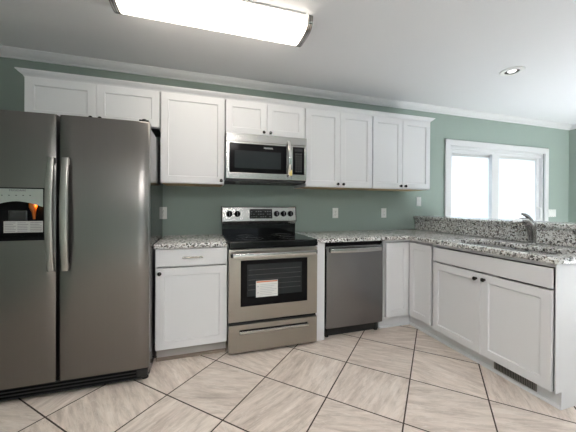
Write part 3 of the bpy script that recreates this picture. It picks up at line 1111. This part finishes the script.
SY0, SY1 = -0.915, -1.828
t = thing('sink_cabinet', 'wide white sink base cabinet with two doors under the faucet', 'cabinet', (2.08, -1.37, 0), 'white base cabinets')
bm = BM()
for (ya, yb, za, zb) in ((SY1, -1.822, 0.105, CT), (-0.922, SY0, 0.105, CT), (-1.822, -0.922, 0.105, 0.112), (-1.822, -0.922, 0.845, CT)):
    box(bm, XP, XP + (0.010 if za > 0.8 else 0.060), ya, yb, za, zb)
box(bm, XP + 0.060, XP + 0.070, SY1, SY0, 0.105, 0.66)
box(bm, 2.366, 2.385, SY1, SY0, 0.0, CT)
box(bm, XP + 0.019, 2.366, SY0 - 0.018, SY0, 0.105, CT)
box(bm, XP + 0.019, 2.366, SY1 + 0.02, SY0 - 0.018, 0.105, 0.123)
obj('body', bm, CAB, t)
bm = BM(); prism(bm, [(XP - 0.012, CT), (XP - 0.012, 0.105), (1.826, 0.105), (1.826, 0.0), (2.385, 0.0), (2.385, CT)], 'y', SY1, SY1 - 0.006, 0.001); obj('end_panel', bm, CAB, t)
bm = BM(); box(bm, 1.839, 1.858, SY1, SY0, 0, 0.105); obj('toe_kick', bm, CAB, t)
bm = BM(); prism(bm, [(1.839, 0), (1.821, 0), (1.823, 0.010), (1.829, 0.016), (1.839, 0.019)], 'y', SY1 - 0.004, SY0); obj('shoe_moulding', bm, CAB, t)
bm = BM(); box(bm, XP - 0.021, XP - 0.001, -1.816, -0.928, 0.719, 0.838, 0.0025); obj('false_drawer_front', bm, CAB, t)
d1 = obj('door', place(shaker_bm(0.442, 0.596), 'x', -0.928, 0.110, XP - 0.001), CAB, t)
knob(d1, (XP - 0.021, -1.340, 0.664), (-1, 0, 0))
d2 = obj('door', place(shaker_bm(0.442, 0.596), 'x', -1.3735, 0.110, XP - 0.001), CAB, t)
knob(d2, (XP - 0.021, -1.404, 0.668), (-1, 0, 0))

# register in the toe kick
rgst = thing('floor_register', 'slotted heating register in the toe kick under the sink cabinet', 'vent', (1.836, -1.565, 0.055))
bm = BM(); box(bm, 1.8335, 1.8385, -1.700, -1.425, 0.021, 0.084, 0.002); obj('face_plate', bm, VENTW, rgst)
bm = BM(); box(bm, 1.832, 1.8345, -1.688, -1.437, 0.028, 0.078); obj('dark_opening', bm, SLOT, rgst)
for k in range(24):
    y = -1.684 + k * 0.0105
    bm = BM(); box(bm, 1.8305, 1.8335, y - 0.0022, y + 0.0022, 0.027, 0.079); obj('fin', bm, VENTW, rgst)

# ------------------------------------------------------------------ stone
bm = BM(); prism(bm, [(UL + 0.002, -0.001), (UL - 0.006, -0.648), (-0.004, -0.648), (-0.004, -0.001)], 'z', CT, 0.908, 0.005)
tag(obj('countertop', bm, GRAN, None, True, (-0.27, -0.3, CT)), 'short speckled granite countertop left of the range', 'countertop')
# L-shaped top with the sink cut-out
xs = [0.772, 1.738, 1.808, 2.172, 2.389]
ys = [-1.862, -1.757, -1.015, -0.648, -0.001]
bm = BM()
holed_plate(bm, xs, ys, [(0, 0), (0, 1), (0, 2), (2, 1)], CT, 0.908, 0.005, plane='z')
tag(obj('countertop', bm, GRAN, None, True, (1.9, -0.6, CT)), 'long L-shaped speckled granite countertop with the sink cut into it', 'countertop')
bm = BM(); box(bm, 2.390, 2.409, -1.862, -0.001, 0.9085, 1.0375, 0.002)
tag(obj('backsplash', bm, GRAN, None, False, (2.40, -0.9, 0.91)), 'upright speckled granite backsplash behind the sink faucet', 'backsplash')
bm = BM(); box(bm, 2.362, 2.720, -1.930, -0.001, 1.0385, 1.074, 0.006)
tag(obj('bar_top', bm, GRAN, None, True, (2.54, -0.9, 1.04)), 'raised granite bar ledge on the half wall in front of patio door', 'bar')

# ------------------------------------------------------------------ sink
sk = thing('sink', 'double-bowl stainless undermount sink set in the granite peninsula', 'sink', (2.0, -1.386, 0.70))


def rrect(x0, x1, y0, y1, r, n=5):
    pts = []
    for (cx, cy, a0) in ((x1 - r, y1 - r, 0), (x0 + r, y1 - r, 90), (x0 + r, y0 + r, 180), (x1 - r, y0 + r, 270)):
        for k in range(n + 1):
            a = math.radians(a0 + 90 * k / n)
            pts.append((cx + r * math.cos(a), cy + r * math.sin(a)))
    return pts


for (y0, y1) in ((-1.760, -1.402), (-1.370, -1.012)):
    bm = BM()
    x0, x1 = 1.807, 2.174
    spec = [(0.010, 0.8705, 0.03), (0.0, 0.8705, 0.03), (-0.004, 0.864, 0.045), (-0.010, 0.71, 0.05), (-0.03, 0.690, 0.05), (-0.12, 0.684, 0.05)]
    loops = []
    for e, z, r in spec:
        loops.append([bm.verts.new((px, py, z)) for px, py in rrect(x0 - e, x1 + e, y0 - e, y1 + e, r)])
    fs = []
    for a, b in zip(loops, loops[1:]):
        n = len(a)
        for k in range(n):
            fs.append(bm.faces.new((a[k], a[(k + 1) % n], b[(k + 1) % n], b[k])))
    fs.append(bm.faces.new(loops[-1]))
    bl = obj('bowl', bm, SINKM, sk, True)
    cx, cy = (x0 + x1) / 2, (y0 + y1) / 2
    bm = BM(); lathe(bm, [(0.045, 0), (0.045, 0.004), (0.036, 0.005), (0.030, 0.002), (0, 0.002)], (cx, cy, 0.6842), (0, 0, 1), 24); obj('drain', bm, CHROME, bl, True)

# ------------------------------------------------------------------ faucet
FXC, FYC = 2.235, -1.420
fc = thing('faucet', 'brushed nickel pull-out faucet with curved lever behind the sink', 'faucet', (FXC, FYC, 0.908))
bm = BM(); lathe(bm, [(0.031, 0), (0.031, 0.005), (0.026, 0.010), (0.024, 0.014), (0, 0.014)], (FXC, FYC, 0.908), (0, 0, 1), 24); obj('base_flange', bm, FAUC, fc, True)
bm = BM()
tube(bm, [(FXC, FYC, 0.918), (FXC - 0.001, FYC, 0.96), (FXC - 0.006, FYC, 1.000), (FXC - 0.018, FYC, 1.040), (FXC - 0.040, FYC, 1.072), (FXC - 0.072, FYC, 1.094), (FXC - 0.110, FYC, 1.098), (FXC - 0.140, FYC, 1.095)],
     [0.025, 0.026, 0.028, 0.030, 0.029, 0.025, 0.021, 0.019], 18)
obj('spout', bm, FAUC, fc, True)
bm = BM()
tube(bm, [(FXC - 0.138, FYC, 1.095), (FXC - 0.175, FYC, 1.090), (FXC - 0.208, FYC, 1.084), (FXC - 0.222, FYC, 1.080)], [0.0195, 0.0195, 0.0185, 0.015], 18)
obj('spray_head', bm, CHROME, fc, True)
bm = BM()
tube(bm, [(FXC + 0.002, FYC, 1.000), (FXC + 0.004, FYC, 1.035), (FXC - 0.004, FYC, 1.070), (FXC - 0.024, FYC, 1.103), (FXC - 0.052, FYC, 1.127), (FXC - 0.085, FYC, 1.141), (FXC - 0.112, FYC, 1.147)],
     [0.020, 0.024, 0.022, 0.017, 0.014, 0.012, 0.009], 14)
obj('lever', bm, FAUC, fc, True)

# ------------------------------------------------------------------ outlets and switches
def outlet(x, z, label):
    t = thing('wall_outlet', label, 'outlet', (x, 0, z), 'white outlets on the green backsplash wall')
    bm = BM(); box(bm, x - 0.0355, x + 0.0355, -0.006, -0.0002, z - 0.0575, z + 0.0575, 0.002); obj('plate', bm, WHITEP, t)
    for dz in (-0.020, 0.020):
        bm = BM(); box(bm, x - 0.0165, x + 0.0165, -0.0085, -0.005, z + dz - 0.0145, z + dz + 0.0145, 0.003); r = obj('receptacle', bm, WHITEP, t)
        bm = BM()
        for dx in (-0.006, 0.006):
            box(bm, x + dx - 0.0013, x + dx + 0.0013, -0.0090, -0.0083, z + dz - 0.003, z + dz + 0.006)
        lathe(bm, [(0.0024, 0), (0.0024, 0.0006)], (x, -0.0083, z + dz - 0.008), (0, -1, 0), 10)
        obj('slot', bm, SLOT, r)
    bm = BM(); lathe(bm, [(0.003, 0), (0.003, 0.001), (0, 0.0012)], (x, -0.006, z), (0, -1, 0), 10); obj('screw', bm, NICKEL, t)
    return t


outlet(-0.548, 1.122, 'white outlet on the green wall beside the refrigerator')
outlet(1.272, 1.115, 'white outlet above the dishwasher, left of another outlet')
outlet(1.925, 1.113, 'white outlet above the corner countertop below the end wall cabinet')


def switch(x, z, gangs, name, label):
    t = thing(name, label, 'switch', (x, 0, z))
    hw = 0.0355 + 0.023 * (gangs - 1)
    bm = BM(); box(bm, x - hw, x + hw, -0.006, -0.0002, z - 0.0575, z + 0.0575, 0.002); obj('plate', bm, WHITEP, t)
    for g in range(gangs):
        cx = x + (g - (gangs - 1) / 2) * 0.046
        bm = BM(); prism(bm, [(-0.005, z - 0.033), (-0.0085, z - 0.033), (-0.0070, z), (-0.0105, z + 0.033), (-0.005, z + 0.033)], 'x', cx - 0.0165, cx + 0.0165); r = obj('rocker', bm, WHITEP, t)
        bm = BM()
        for dz in (-0.048, 0.048):
            lathe(bm, [(0.003, 0), (0.003, 0.001), (0, 0.0012)], (cx, -0.006, z + dz), (0, -1, 0), 10)
        obj('screw', bm, NICKEL, t)
    return t


switch(2.447, 1.255, 1, 'light_switch', 'white single light switch on the wall above the bar ledge end')
switch(4.975, 1.098, 3, 'light_switch', 'white wide switch plate right of the patio door')
